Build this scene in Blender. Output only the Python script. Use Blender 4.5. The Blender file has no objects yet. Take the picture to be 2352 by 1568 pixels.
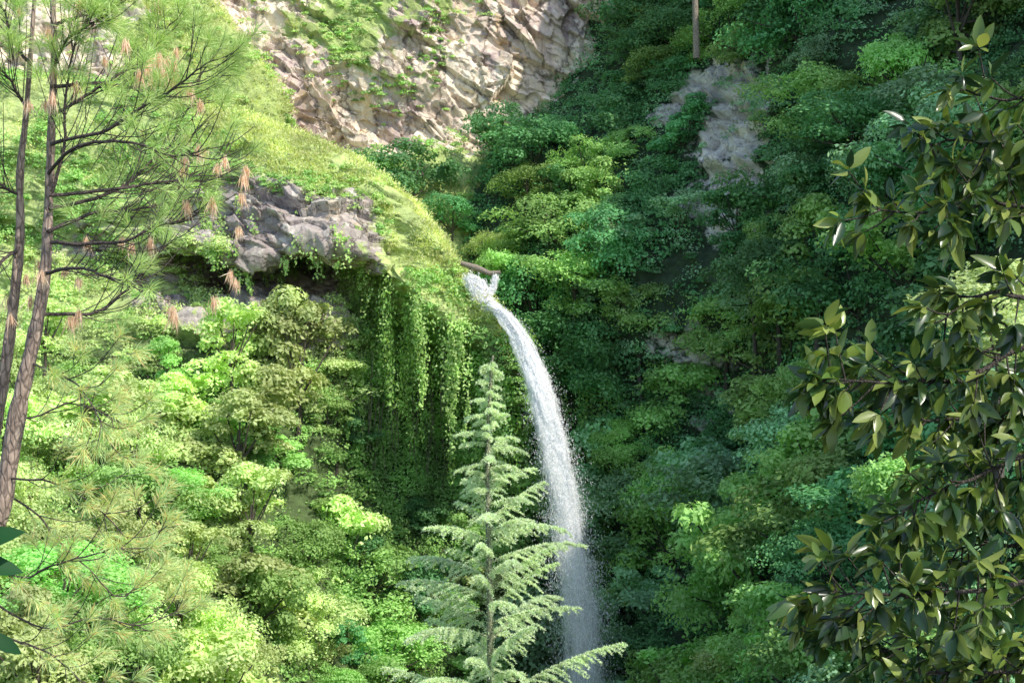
import bpy, math, random
import numpy as np
from mathutils import Vector, Matrix
from mathutils.bvhtree import BVHTree

rng = np.random.default_rng(7)
random.seed(7)
CAMZ = 24.0
FW = 0.72            # view width per metre of distance (50 mm lens on 36 mm)

def px_pt(h, v, d):
    """point at image pixel column h, image pixel row v, distance d (m) -> world metres"""
    return np.array([(h-1176)/2352*FW*d, d, CAMZ+(784-v)/2352*FW*d])

# ------------------------------------------------------------------ noise
def _hash(ix, iy, iz, seed):
    h = (ix.astype(np.int64)*374761393 + iy.astype(np.int64)*668265263 + iz.astype(np.int64)*2147483647 + seed*1274126177) & 0xffffffff
    h = ((h ^ (h >> 13))*1274126177) & 0xffffffff
    h = ((h ^ (h >> 16))*2246822519) & 0xffffffff
    return ((h ^ (h >> 15)) & 0xffffff)/float(0xffffff)

def vnoise(p, seed=0):
    i = np.floor(p).astype(np.int64); f = p-i
    u = f*f*(3-2*f)
    out = 0
    for dx in (0, 1):
        wx = u[:, 0] if dx else 1-u[:, 0]
        for dy in (0, 1):
            wy = u[:, 1] if dy else 1-u[:, 1]
            for dz in (0, 1):
                wz = u[:, 2] if dz else 1-u[:, 2]
                out = out + wx*wy*wz*_hash(i[:, 0]+dx, i[:, 1]+dy, i[:, 2]+dz, seed)
    return out*2-1

def fbm(p, octv=4, seed=0):
    a = 1; s = 0; t = 0
    for o in range(octv):
        s = s+a*vnoise(p*(2**o)+o*17.3, seed+o); t += a; a *= 0.5
    return s/t

def facets(p, size, seed=0):
    q = p/np.array(size)
    i = np.floor(q).astype(np.int64)
    best = np.full(len(q), 1e9); val = np.zeros(len(q))
    for dx in (-1, 0, 1):
        for dy in (-1, 0, 1):
            for dz in (-1, 0, 1):
                c = i+np.array([dx, dy, dz])
                o = np.stack([_hash(c[:, 0], c[:, 1], c[:, 2], seed+k) for k in range(3)], 1)
                d = q-(c+o)
                dd = (d*d).sum(1)
                g = np.stack([_hash(c[:, 0], c[:, 1], c[:, 2], seed+5+k)*2-1 for k in range(3)], 1)
                h = _hash(c[:, 0], c[:, 1], c[:, 2], seed+11)*2-1
                v = h+1.2*(d*g).sum(1)
                m = dd < best
                best[m] = dd[m]; val[m] = v[m]
    return val

def norm(a):
    a = np.asarray(a, float)
    return a/np.maximum(np.linalg.norm(a, axis=-1, keepdims=True), 1e-9)

# ------------------------------------------------------------------ mesh helpers
def raw_mesh(name, V, faces_flat, sizes, mats=None, smooth=False):
    me = bpy.data.meshes.new(name)
    V = np.asarray(V, dtype=np.float32); faces_flat = np.asarray(faces_flat, dtype=np.int32); sizes = np.asarray(sizes, dtype=np.int32)
    me.vertices.add(len(V)); me.vertices.foreach_set("co", V.ravel())
    me.loops.add(len(faces_flat)); me.loops.foreach_set("vertex_index", faces_flat)
    me.polygons.add(len(sizes))
    starts = np.concatenate([[0], np.cumsum(sizes)[:-1]]).astype(np.int32)
    me.polygons.foreach_set("loop_start", starts)
    me.polygons.foreach_set("loop_total", sizes)
    if smooth:
        me.polygons.foreach_set("use_smooth", np.ones(len(sizes), dtype=bool))
    me.update(calc_edges=True)
    for m in (mats or []):
        me.materials.append(m)
    return me

def quad_mesh(name, Q, mat):
    n = len(Q)
    return raw_mesh(name, Q.reshape(-1, 3), np.arange(n*4), np.full(n, 4), [mat])

def add_obj(name, data, parent=None, **props):
    o = bpy.data.objects.new(name, data)
    bpy.context.scene.collection.objects.link(o)
    if parent is not None:
        o.parent = parent
    for k, v in props.items():
        o[k] = v
    return o

def leaves(c, n, L, W, up=0.0, spread=0.7, droop=0.0):
    N = len(c)
    nn = norm(n+rng.normal(size=(N, 3))*spread+np.array([0, 0, up]))
    r = rng.normal(size=(N, 3)); r[:, 2] -= droop
    a = norm(np.cross(nn, norm(np.cross(r, nn))))
    b = np.cross(nn, a)
    L = (L*(0.6+0.8*rng.random(N)))[:, None]; W = (W*(0.6+0.8*rng.random(N)))[:, None]
    mid = c-nn*L*0.08
    return np.stack([c-a*L*0.5, mid+b*W*0.5, c+a*L*0.5, mid-b*W*0.5], 1)

class Tubes:
    def __init__(s): s.V = []; s.F = []; s.n = 0
    def add(s, pts, radii, sides=6):
        pts = np.array(pts, float); m = len(pts)
        t = norm(np.gradient(pts, axis=0))
        ref = np.array([0.13, 0.97, 0.2]) if abs(t[0][1]) < 0.8 else np.array([1.0, 0.1, 0.1])
        b1 = norm(np.cross(t, ref)); b2 = np.cross(t, b1)
        ang = np.arange(sides)/sides*2*np.pi
        ring = pts[:, None]+(np.cos(ang)[None, :, None]*b1[:, None]+np.sin(ang)[None, :, None]*b2[:, None])*np.array(radii)[:, None, None]
        s.V.append(ring.reshape(-1, 3))
        i = np.arange(m-1)[:, None]*sides; j = np.arange(sides)[None]; j2 = (j+1) % sides
        f = np.stack([i+j, i+j2, i+sides+j2, i+sides+j], -1).reshape(-1, 4)+s.n
        s.F.append(f); s.n += m*sides
    def mesh(s, name, mat):
        V = np.concatenate(s.V); F = np.concatenate(s.F)
        return raw_mesh(name, V, F.ravel(), np.full(len(F), 4), [mat], smooth=True)

def smooth_path(P, n):
    P = np.array(P, float); m = len(P)
    t = np.linspace(0, m-1, n); i = np.clip(np.floor(t).astype(int), 0, m-2); f = (t-i)[:, None]
    p0 = P[np.clip(i-1, 0, m-1)]; p1 = P[i]; p2 = P[i+1]; p3 = P[np.clip(i+2, 0, m-1)]
    return 0.5*((2*p1)+(-p0+p2)*f+(2*p0-5*p1+4*p2-p3)*f**2+(-p0+3*p1-3*p2+p3)*f**3)

# ------------------------------------------------------------------ materials
class NT:
    def __init__(s, name):
        s.m = bpy.data.materials.new(name); s.m.use_nodes = True
        s.t = s.m.node_tree; s.t.nodes.clear()
        s.out = s.t.nodes.new("ShaderNodeOutputMaterial")
    def n(s, typ, **kw):
        x = s.t.nodes.new(typ)
        for k, v in kw.items():
            if k in x.inputs.keys(): x.inputs[k].default_value = v
            else: setattr(x, k, v)
        return x
    def l(s, a, b): s.t.links.new(a, b)
    def ramp(s, fac, stops):
        r = s.t.nodes.new("ShaderNodeValToRGB")
        e = r.color_ramp.elements
        while len(e) < len(stops): e.new(0.5)
        for k, (p, c) in enumerate(stops):
            e[k].position = p
            e[k].color = (c, c, c, 1) if isinstance(c, (int, float)) else (*c, 1)
        s.l(fac, r.inputs[0]); return r.outputs[0]
    def mix(s, fac, a, b, mode='MIX'):
        x = s.t.nodes.new("ShaderNodeMix"); x.data_type = 'RGBA'; x.blend_type = mode
        for sock, v in ((0, fac), (6, a), (7, b)):
            if isinstance(v, (int, float)): x.inputs[sock].default_value = v
            elif isinstance(v, tuple): x.inputs[sock].default_value = (*v, 1)
            else: s.l(v, x.inputs[sock])
        return x.outputs[2]

def leaf_mat(name, cols, trans=0.34, rough=0.6, spec=0.2, patch=0.3, pscale=0.25, objvar=True, narrow=0.0):
    if narrow:
        mid = [sum(c[i] for c in cols)/len(cols) for i in range(3)]
        cols = [tuple(c[i]*(1-narrow)+mid[i]*narrow for i in range(3)) for c in cols]
    t = NT(name)
    geo = t.n("ShaderNodeNewGeometry")
    k = len(cols)
    col = t.ramp(geo.outputs["Random Per Island"], [((i+0.0)/(max(k-1, 1)), c) for i, c in enumerate(cols)])
    no = t.n("ShaderNodeTexNoise", Scale=pscale, Detail=1.0)
    t.l(geo.outputs["Position"], no.inputs["Vector"])
    val = t.n("ShaderNodeMapRange"); val.inputs[1].default_value = 0.3; val.inputs[2].default_value = 0.7
    val.inputs[3].default_value = 1-patch; val.inputs[4].default_value = 1+patch*0.8
    t.l(no.outputs[0], val.inputs[0])
    hs = t.n("ShaderNodeHueSaturation"); t.l(col, hs.inputs["Color"])
    if objvar:
        oi = t.n("ShaderNodeObjectInfo")
        v2 = t.n("ShaderNodeMapRange"); v2.inputs[3].default_value = 0.70; v2.inputs[4].default_value = 1.32
        t.l(oi.outputs["Random"], v2.inputs[0])
        mu = t.n("ShaderNodeMath", operation='MULTIPLY'); t.l(val.outputs[0], mu.inputs[0]); t.l(v2.outputs[0], mu.inputs[1])
        hr = t.n("ShaderNodeMapRange"); hr.inputs[3].default_value = 0.482; hr.inputs[4].default_value = 0.512
        t.l(oi.outputs["Random"], hr.inputs[0])
        t.l(mu.outputs[0], hs.inputs["Value"]); t.l(hr.outputs[0], hs.inputs["Hue"])
    else:
        t.l(val.outputs[0], hs.inputs["Value"])
    p = t.n("ShaderNodeBsdfPrincipled", Roughness=rough); p.inputs["Specular IOR Level"].default_value = spec
    t.l(hs.outputs[0], p.inputs["Base Color"])
    tr = t.n("ShaderNodeBsdfTranslucent")
    tcx = t.mix(1.0, hs.outputs[0], (1.25, 1.2, 0.75), 'MULTIPLY'); t.l(tcx, tr.inputs["Color"])
    ms = t.n("ShaderNodeMixShader"); ms.inputs[0].default_value = trans
    t.l(p.outputs[0], ms.inputs[1]); t.l(tr.outputs[0], ms.inputs[2]); t.l(ms.outputs[0], t.out.inputs[0])
    return t.m

def bark_mat(name, a, b, scale=6):
    t = NT(name)
    geo = t.n("ShaderNodeNewGeometry")
    mp = t.n("ShaderNodeMapping"); mp.inputs["Scale"].default_value = (scale*3, scale*3, scale)
    t.l(geo.outputs["Position"], mp.inputs[0])
    v = t.n("ShaderNodeTexVoronoi", Scale=1.0, feature='DISTANCE_TO_EDGE'); t.l(mp.outputs[0], v.inputs["Vector"])
    no = t.n("ShaderNodeTexNoise", Scale=1.3, Detail=6.0); t.l(mp.outputs[0], no.inputs["Vector"])
    c = t.ramp(no.outputs[0], [(0.3, a), (0.7, b)])
    k = t.ramp(v.outputs["Distance"], [(0.0, 0.5), (0.18, 1.0)])
    c = t.mix(1.0, c, k, 'MULTIPLY')
    p = t.n("ShaderNodeBsdfPrincipled", Roughness=0.9); t.l(c, p.inputs["Base Color"])
    bu = t.n("ShaderNodeBump", Strength=0.8, Distance=0.02); t.l(k, bu.inputs["Height"]); t.l(bu.outputs[0], p.inputs["Normal"])
    t.l(p.outputs[0], t.out.inputs[0]); return t.m

def terrain_mat(name, rock_stops, soil=(0.05, 0.06, 0.025), bump=0.5, stain=0.75, dark=0.6, turf=None, crack=(0.6, 0.6, 0.8), fleck=0.6, cmin=0.45):
    t = NT(name)
    geo = t.n("ShaderNodeNewGeometry"); pos = geo.outputs["Position"]
    n1 = t.n("ShaderNodeTexNoise", Scale=0.16, Detail=10.0, Roughness=0.66, Distortion=0.3); t.l(pos, n1.inputs["Vector"])
    rock = t.ramp(n1.outputs[0], rock_stops)
    mp = t.n("ShaderNodeMapping"); mp.inputs["Scale"].default_value = (0.7, 0.7, 0.06); mp.inputs["Rotation"].default_value = (0, 0.12, 0); t.l(pos, mp.inputs[0])
    n2 = t.n("ShaderNodeTexNoise", Scale=1.0, Detail=7.0, Roughness=0.65); t.l(mp.outputs[0], n2.inputs["Vector"])
    f = t.ramp(n2.outputs[0], [(0.54, 0.0), (0.68, stain)])
    rock = t.mix(f, rock, (0.74, 0.53, 0.29))
    f = t.ramp(n2.outputs[0], [(0.36, dark), (0.46, 0.0)])
    rock = t.mix(f, rock, (0.25, 0.18, 0.19))
    n3 = t.n("ShaderNodeTexNoise", Scale=1.2, Detail=8.0, Roughness=0.7); t.l(pos, n3.inputs["Vector"])
    f = t.ramp(n3.outputs[0], [(0.54, 0.0), (0.62, fleck)])
    rock = t.mix(f, rock, (0.92, 0.86, 0.72))
    f = t.ramp(n3.outputs[0], [(0.36, 0.7), (0.42, 0.0)])
    rock = t.mix(f, rock, (0.19, 0.14, 0.13))
    dv = t.n("ShaderNodeVectorMath", operation='ADD'); sc = t.n("ShaderNodeVectorMath", operation='SCALE'); sc.inputs[3].default_value = 1.6
    t.l(n3.outputs["Color"], sc.inputs[0]); t.l(pos, dv.inputs[0]); t.l(sc.outputs[0], dv.inputs[1])
    mp2 = t.n("ShaderNodeMapping"); mp2.inputs["Rotation"].default_value = (0.1, 0.7, 0.2); mp2.inputs["Scale"].default_value = crack
    t.l(dv.outputs[0], mp2.inputs[0])
    vo = t.n("ShaderNodeTexVoronoi", Scale=1.0, feature='DISTANCE_TO_EDGE'); t.l(mp2.outputs[0], vo.inputs["Vector"])
    cr = t.ramp(vo.outputs["Distance"], [(0.0, cmin), (0.03, 1.0)])
    rock = t.mix(1.0, rock, cr, 'MULTIPLY')
    vb = t.n("ShaderNodeTexVoronoi", Scale=2.6, feature='F1'); t.l(mp2.outputs[0], vb.inputs["Vector"])
    sp = t.n("ShaderNodeSeparateColor"); t.l(vb.outputs["Color"], sp.inputs[0])
    tint = t.ramp(sp.outputs[1], [(0.0, 0.78), (1.0, 1.06)])
    rock = t.mix(1.0, rock, tint, 'MULTIPLY')
    at = t.n("ShaderNodeAttribute", attribute_name="veg")
    ns = t.n("ShaderNodeTexNoise", Scale=0.8, Detail=6.0, Roughness=0.65); t.l(pos, ns.inputs["Vector"])
    ad = t.n("ShaderNodeMath", operation='ADD'); t.l(at.outputs["Fac"], ad.inputs[0]); t.l(ns.outputs[0], ad.inputs[1])
    vf = t.ramp(ad.outputs[0], [(0.90, 0.0), (1.04, 1.0)])
    soilc = t.ramp(n3.outputs[0], [(0.3, tuple(x*0.6 for x in soil)), (0.7, tuple(x*1.5 for x in soil))])
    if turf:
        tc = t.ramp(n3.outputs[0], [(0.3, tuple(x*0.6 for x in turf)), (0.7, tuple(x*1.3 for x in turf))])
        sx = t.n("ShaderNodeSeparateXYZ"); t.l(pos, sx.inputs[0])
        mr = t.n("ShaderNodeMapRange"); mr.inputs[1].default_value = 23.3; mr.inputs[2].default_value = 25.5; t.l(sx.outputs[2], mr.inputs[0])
        soilc = t.mix(mr.outputs[0], soilc, tc)  # turf above; darker soil below also paints in the hollow's shade
    c = t.mix(vf, rock, soilc)
    p = t.n("ShaderNodeBsdfPrincipled", Roughness=0.88); t.l(c, p.inputs["Base Color"])
    nb = t.n("ShaderNodeTexNoise", Scale=2.4, Detail=9.0, Roughness=0.66); t.l(pos, nb.inputs["Vector"])
    nbm = t.n("ShaderNodeMath", operation='MULTIPLY'); nbm.inputs[1].default_value = 1.0; t.l(nb.outputs[0], nbm.inputs[0])
    hm = t.n("ShaderNodeMath", operation='ADD'); t.l(nbm.outputs[0], hm.inputs[0]); t.l(sp.outputs[0], hm.inputs[1])
    hm3 = t.n("ShaderNodeMath", operation='ADD'); t.l(hm.outputs[0], hm3.inputs[0]); t.l(cr, hm3.inputs[1])
    bu = t.n("ShaderNodeBump", Strength=bump, Distance=0.3); t.l(hm3.outputs[0], bu.inputs["Height"]); t.l(bu.outputs[0], p.inputs["Normal"])
    t.l(p.outputs[0], t.out.inputs[0]); return t.m

M_cliff = terrain_mat("cliff_rock", [(0.34, (0.42, 0.31, 0.30)), (0.44, (0.68, 0.54, 0.45)), (0.54, (0.86, 0.72, 0.55)), (0.66, (0.94, 0.84, 0.67))], soil=(0.34, 0.42, 0.14), bump=0.6, crack=(0.30, 0.30, 0.16), fleck=0.6, dark=0.75)
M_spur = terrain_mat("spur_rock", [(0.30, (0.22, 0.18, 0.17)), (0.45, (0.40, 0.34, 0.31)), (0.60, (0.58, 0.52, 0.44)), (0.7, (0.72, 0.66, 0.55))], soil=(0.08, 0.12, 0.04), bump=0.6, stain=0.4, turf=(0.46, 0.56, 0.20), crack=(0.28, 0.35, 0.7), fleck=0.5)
M_slope = terrain_mat("slope_rock", [(0.30, (0.36, 0.34, 0.29)), (0.50, (0.66, 0.63, 0.54)), (0.65, (0.84, 0.80, 0.68))], soil=(0.03, 0.055, 0.022), bump=0.5, stain=0.2, dark=0.25)

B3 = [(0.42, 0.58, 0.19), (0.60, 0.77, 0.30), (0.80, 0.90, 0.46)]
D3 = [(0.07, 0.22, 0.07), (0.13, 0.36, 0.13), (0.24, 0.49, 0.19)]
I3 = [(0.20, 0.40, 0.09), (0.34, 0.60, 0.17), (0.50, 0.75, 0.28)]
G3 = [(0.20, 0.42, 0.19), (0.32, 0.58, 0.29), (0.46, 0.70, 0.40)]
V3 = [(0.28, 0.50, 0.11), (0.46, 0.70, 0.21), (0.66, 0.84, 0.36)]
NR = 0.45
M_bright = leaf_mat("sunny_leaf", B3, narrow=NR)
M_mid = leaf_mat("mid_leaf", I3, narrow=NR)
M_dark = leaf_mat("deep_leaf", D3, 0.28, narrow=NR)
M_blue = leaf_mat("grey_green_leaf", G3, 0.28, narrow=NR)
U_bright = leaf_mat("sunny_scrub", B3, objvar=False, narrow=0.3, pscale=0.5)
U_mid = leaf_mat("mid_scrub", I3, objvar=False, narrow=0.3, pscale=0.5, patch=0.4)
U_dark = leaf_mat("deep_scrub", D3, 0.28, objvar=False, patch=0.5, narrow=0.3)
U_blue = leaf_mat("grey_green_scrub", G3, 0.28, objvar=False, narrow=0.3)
M_grass = leaf_mat("slope_grass", [(0.56, 0.68, 0.22), (0.76, 0.86, 0.36), (0.92, 0.88, 0.58)], 0.40, patch=0.3, pscale=0.5, objvar=False)
M_vine = leaf_mat("vine_leaf", V3, objvar=False, patch=0.35, pscale=0.6)
M_bark = bark_mat("grey_bark", (0.07, 0.06, 0.045), (0.15, 0.125, 0.095))
M_pinebark = bark_mat("pine_bark", (0.20, 0.14, 0.11), (0.50, 0.38, 0.30), 7)
M_root = bark_mat("root_bark", (0.22, 0.18, 0.13), (0.45, 0.38, 0.30))
M_needle = leaf_mat("pine_needle", [(0.34, 0.56, 0.16), (0.54, 0.74, 0.26), (0.80, 0.90, 0.44)], 0.42, patch=0.15, pscale=1.0, objvar=False)
M_needle_y = leaf_mat("yellowing_needle", [(0.42, 0.70, 0.30), (0.56, 0.82, 0.38), (0.70, 0.90, 0.42), (0.84, 0.94, 0.46), (0.95, 0.88, 0.42), (1.0, 0.66, 0.30)], 0.45, patch=0.1, pscale=1.0, objvar=False)
M_dead = leaf_mat("dead_needle", [(0.74, 0.48, 0.34), (0.86, 0.63, 0.47), (0.95, 0.78, 0.62)], 0.36, patch=0.1, objvar=False)
M_cedar = leaf_mat("cedar_needle", [(0.52, 0.70, 0.44), (0.72, 0.86, 0.58), (0.92, 0.97, 0.76)], 0.40, patch=0.1, pscale=0.8, objvar=False)
M_fore = leaf_mat("leathery_leaf", [(0.02, 0.055, 0.022), (0.045, 0.10, 0.028), (0.09, 0.16, 0.032), (0.17, 0.24, 0.045), (0.34, 0.40, 0.11)], 0.32, rough=0.30, spec=0.6, patch=0.35, pscale=2.5, objvar=False)
M_glossy = leaf_mat("broad_dark_leaf", [(0.008, 0.045, 0.012), (0.015, 0.075, 0.02)], 0.15, rough=0.6, spec=0.15, patch=0.2, objvar=False)

# ------------------------------------------------------------------ lofted terrain
class Surf:
    def __init__(s, ctrl, veg, nu, nv, disp, rockdisp, seed, skew=0.5, cells=((5, 6, 2.6), (2.1, 2.4, 1.1), (0.9, 1.0, 0.6)), amp=(1.2, 0.85, 0.4)):
        C = np.array([[px_pt(*p) for p in row] for row in ctrl])
        C = np.concatenate([C, np.array(veg, float)[..., None]], 2)
        A = np.stack([smooth_path(C[:, j], nv) for j in range(C.shape[1])], 1)
        G = np.stack([smooth_path(A[i], nu) for i in range(nv)], 0)
        P = G[..., :3]; veg = np.clip(G[..., 3], 0, 1)
        du = np.gradient(P, axis=1); dv = np.gradient(P, axis=0)
        N = norm(np.cross(dv, du))
        toc = np.array([0, 0, CAMZ+10])-P
        if ((N*toc).sum(-1) < 0).mean() > 0.5: N = -N
        p = P.reshape(-1, 3)
        w = np.stack([fbm(p*0.3+9, 3, seed+40), fbm(p*0.3+31, 3, seed+41), fbm(p*0.3+77, 3, seed+42)], 1)*0.7
        q = p+w
        q = q.copy(); q[:, 2] += skew*q[:, 0]
        rk = sum(a*facets(q, c, seed+45*i) for i, (a, c) in enumerate(zip(amp, cells)))
        sm = 2.0*fbm(p*0.09, 3, seed+3)+0.7*fbm(p*0.4, 3, seed+8)
        vg = veg.ravel()
        veg_n = np.clip(vg+0.45*fbm(p*0.22, 3, seed+20)*4*vg*(1-vg), 0, 1)
        off = sm*disp+rk*rockdisp*(1-0.85*veg_n)
        P = (p+N.reshape(-1, 3)*off[:, None]).reshape(P.shape)
        s.P = P; s.veg = veg_n.reshape(veg.shape)
        s.N = N; s.Ns = N
        s.nu = nu; s.nv = nv
    def build(s, name, mat, **props):
        nv, nu = s.nv, s.nu
        i = np.arange(nv-1)[:, None]*nu; j = np.arange(nu-1)[None]
        F = np.stack([i+j, i+j+1, i+nu+j+1, i+nu+j], -1).reshape(-1, 4)
        me = raw_mesh(name, s.P.reshape(-1, 3), F.ravel(), np.full(len(F), 4), [mat])
        a = me.attributes.new("veg", 'FLOAT', 'POINT'); a.data.foreach_set("value", s.veg.ravel().astype(np.float32))
        return add_obj(name, me, **props)
    def sample(s, n, wfn):
        P = s.P; c = (P[:-1, :-1]+P[1:, 1:])/2
        ar = np.linalg.norm(np.cross(P[1:, 1:]-P[:-1, :-1], P[1:, :-1]-P[:-1, 1:]), axis=-1)/2
        h = c[..., 0]/c[..., 1]/FW*2352+1176; v = 784-(c[..., 2]-CAMZ)/c[..., 1]/FW*2352
        vg = s.veg[:-1, :-1]
        w = ar*wfn(h, v, c, vg, s.N[:-1, :-1])
        w[(h < -200) | (h > 2550) | (v < -200) | (v > 1750)] = 0
        w = w.ravel(); w = w/w.sum()
        k = rng.choice(len(w), n, p=w)
        iy, ix = np.divmod(k, s.nu-1)
        a = rng.random((n, 1)); b = rng.random((n, 1))
        p = P[iy, ix]*(1-a)*(1-b)+P[iy, ix+1]*a*(1-b)+P[iy+1, ix]*(1-a)*b+P[iy+1, ix+1]*a*b
        return p, s.Ns[iy, ix], h.ravel()[k], v.ravel()[k]

# back cliff
rows = [
 [(-500,-420,126),(100,-420,122),(380,-420,120),(440,-420,125),(700,-420,124),(900,-420,122),(1100,-420,122),(1300,-420,122),(1500,-420,122),(1900,-420,126)],
 [(-500,-150,116),(100,-150,114),(390,-150,113),(430,-150,119),(700,-150,120),(900,-150,119),(1100,-150,119),(1300,-150,120),(1500,-150,120),(1900,-150,124)],
 [(-500,0,112),(100,0,110),(450,0,110.5),(500,0,117),(700,0,118),(900,0,117),(1100,0,118),(1300,0,118.5),(1500,0,118.5),(1900,0,122)],
 [(-500,120,109),(100,120,108),(540,120,109),(590,120,116),(740,120,116.5),(900,120,116),(1100,120,117.5),(1300,120,118),(1500,120,118.5),(1900,120,122)],
 [(-500,230,107),(100,230,106),(610,230,108),(660,230,114.5),(760,230,115),(900,230,115),(1100,230,116.5),(1300,230,117.5),(1500,230,118),(1900,230,122)],
 [(-500,330,106),(100,330,105),(600,330,107),(680,330,114),(780,330,114.5),(920,330,114.5),(1100,325,115.5),(1300,330,117),(1500,330,118),(1900,330,122)],
 [(-500,400,106),(100,400,105),(600,400,107),(690,400,112),(780,400,110),(920,390,111),(1080,380,113),(1300,400,117),(1500,400,120),(1900,400,124)],
 [(-500,700,100),(100,700,100),(600,700,104),(690,700,108),(780,700,104),(920,700,103),(1080,700,104),(1300,700,110),(1500,700,116),(1900,700,122)],
]
veg = [[.9]*4+[.6]*6, [.9,.9,.9,.6,.6,.6,.3,.1,.3,.8], [.5,.4,.8,.45,.5,.55,.25,.0,.05,.8], [.5,.4,.8,.38,.45,.5,.15,.0,.05,.8],
       [.5,.4,.8,.25,.25,.3,.15,.1,.15,.8], [.6,.5,.8,.2,.15,.15,.2,.35,.5,.8], [.8,.7,.9,.6,.7,.7,.6,.8,.8,.8], [1]*10]
cliff = Surf(rows, veg, 800, 500, 0.35, 0.72, 11, skew=0.55, cells=((6, 6, 4.0), (2.8, 3.0, 1.7), (1.1, 1.4, 0.7)), amp=(1.2, 0.8, 0.38))
cliff.build("cliff", M_cliff, kind="structure", label="cream and pinkish fractured rock cliff", category="cliff")

# spur with rock overhang
H = [-300,100,350,550,720,850,980,1080,1165,1195,1150]
def row(v, d, h=None): return [(a, b, c) for a, b, c in zip(h or H, v, d)]
rows = [
 row([240,290,330,390,440,500,600,740,850,870,870],[118,116,114,112,110,108,106,104,101,102,106]),
 row([140,180,212,268,330,400,510,645,758,810,790],[104,102,100,98,96,94,92,90.5,89,91.5,99]),
 row([200,250,300,360,425,490,590,700,790,840,830],[101,99,97,94.5,92.5,91,89.6,88.8,88.3,91,99]),
 row([300,360,420,475,490,555,650,735,815,865,865],[99,97,95,92,90.3,89.4,88.8,88.5,88.2,91,99]),
 row([400,480,555,595,572,600,700,775,850,905,905],[98,96,93,90.6,89.2,88.3,88.3,88.6,88.8,91,99]),
 row([480,560,600,614,590,635,750,820,885,940,940],[98,96,95.5,98.5,98,94,93,92.5,92,92.5,99]),
 row([560,640,680,700,695,720,830,880,950,990,990],[97,94,94,98.5,98.5,96,96.5,96,95,95,99]),
 row([650,740,745,735,735,830,940,1000,1020,1050,1050],[95,91,90,90.8,90.8,93.5,97.5,97.5,96,96,99]),
 row([880,900,900,850,850,950,1050,1080,1100,1130,1130],[86,85,87,89,90,95,98,98,97,97,99]),
 row([1130]*11,[72,74,79,84,89,94,97,97,97,97,99]),
 row([1420]*11,[58,60,67,75,83,88,92,94,95,95,98]),
 row([1850]*11,[45,48,55,64,72,79,84,87,90,92,96]),
]
veg = [[1]*11,[1]*11,[1,1,1,.72,.7,.72,.75,.85,.85,.7,.7],[.9,.8,.7,.35,.25,.6,.8,.85,.8,.6,.6],[.9,.8,.5,.2,.15,.5,.9,.9,.7,.6,.6],
       [.8,.6,.3,.0,.0,.4,.9,.9,.7,.6,.6],[.8,.7,.4,.0,.0,.4,.9,.9,.8,.6,.6],[.9,.9,.6,.2,.15,.5,.9,.9,.9,.8,.8],[1,1,1,.75,.5,.9,1,1,1,1,1],[1]*11,[1]*11,[1]*11]
spur = Surf(rows, veg, 640, 760, 0.2, 0.75, 23, skew=0.18, cells=((6, 6, 1.8), (3.0, 2.6, 0.9), (1.2, 1.1, 0.45)), amp=(1.2, 0.8, 0.34))
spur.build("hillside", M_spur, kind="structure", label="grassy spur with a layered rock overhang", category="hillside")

# shaded mountain flank, its unseen right-hand columns raised to block the sun
H2 = [1020,1200,1400,1680,1950,2350,2900,3500,4200]
def r2(v, d):
    v = v if isinstance(v, list) else [v]*9
    return [(h, a, b) for h, a, b in zip(H2, v, d)]
rows = [
 r2([-1000,-1000,-1000,-1000,-1100,-1300,-1500,-1900,-900],[160,156,150,145,140,134,120,100,80]),
 r2([-900,-900,-900,-950,-1100,-1300,-1600,-2200,-1200],[140,134,124,113,101,89,77,62,46]),
 r2([-350,-350,-350,-350,-350,-400,-500,-800,-500],[134,130,122,109,97,83,70,57,43]),
 r2(0,[130,126,118,104,92,78,65,53,40]),
 r2(230,[126,121,112,99,88,74,61,50,38]),
 r2(400,[120,110,104,95,84,70,58,48,36]),
 r2(620,[107,101.5,98,90,80,66,54,45,34]),
 r2(860,[104,98.5,97,92,78,62,48,40,32]),
 r2(1150,[103,99,96,87,70,55,42,36,30]),
 r2(1450,[102,97,91,78,62,48,38,33,28]),
 r2(1850,[100,92,84,70,54,42,33,29,25]),
]
veg = [[1]*9,[1]*9,[1]*9,[1,1,1,.8,.85,.9,1,1,1],[1,1,1,.12,.8,.9,1,1,1],[1,1,1,.22,.9,1,1,1,1],[1,1,1,.6,.9,1,1,1,1],[1,1,.9,.40,.9,1,1,1,1],[1]*9,[1]*9,[1]*9]
slope = Surf(rows, veg, 480, 480, 1.2, 0.6, 37)
slope.build("mountain_slope", M_slope, kind="structure", label="steep shaded wooded mountain slope", category="hillside")

# ground sheet
gx = np.concatenate([np.linspace(-900, -70, 20), np.linspace(-60, 60, 90), np.linspace(70, 900, 20)])
gy = np.concatenate([np.linspace(-900, -30, 20), np.linspace(-24, 140, 110), np.linspace(160, 900, 18)])
GX, GY = np.meshgrid(gx, gy)
def ground_z(x, y):
    x = np.asarray(x, float); y = np.asarray(y, float)
    z = 22.3-0.335*np.clip(y, 0, 66)
    p = np.stack([x.ravel()*0.15, y.ravel()*0.15, y.ravel()*0], 1)
    return z+0.5*fbm(p, 3, 5).reshape(z.shape)
GZ = ground_z(GX, GY)
V = np.stack([GX, GY, GZ], -1).reshape(-1, 3); nu = len(gx); nv = len(gy)
i = np.arange(nv-1)[:, None]*nu; j = np.arange(nu-1)[None]
GF = np.stack([i+j, i+j+1, i+nu+j+1, i+nu+j], -1).reshape(-1, 4)
gm = raw_mesh("ground", V, GF.ravel(), np.full(len(GF), 4), [M_slope], smooth=True)
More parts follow.
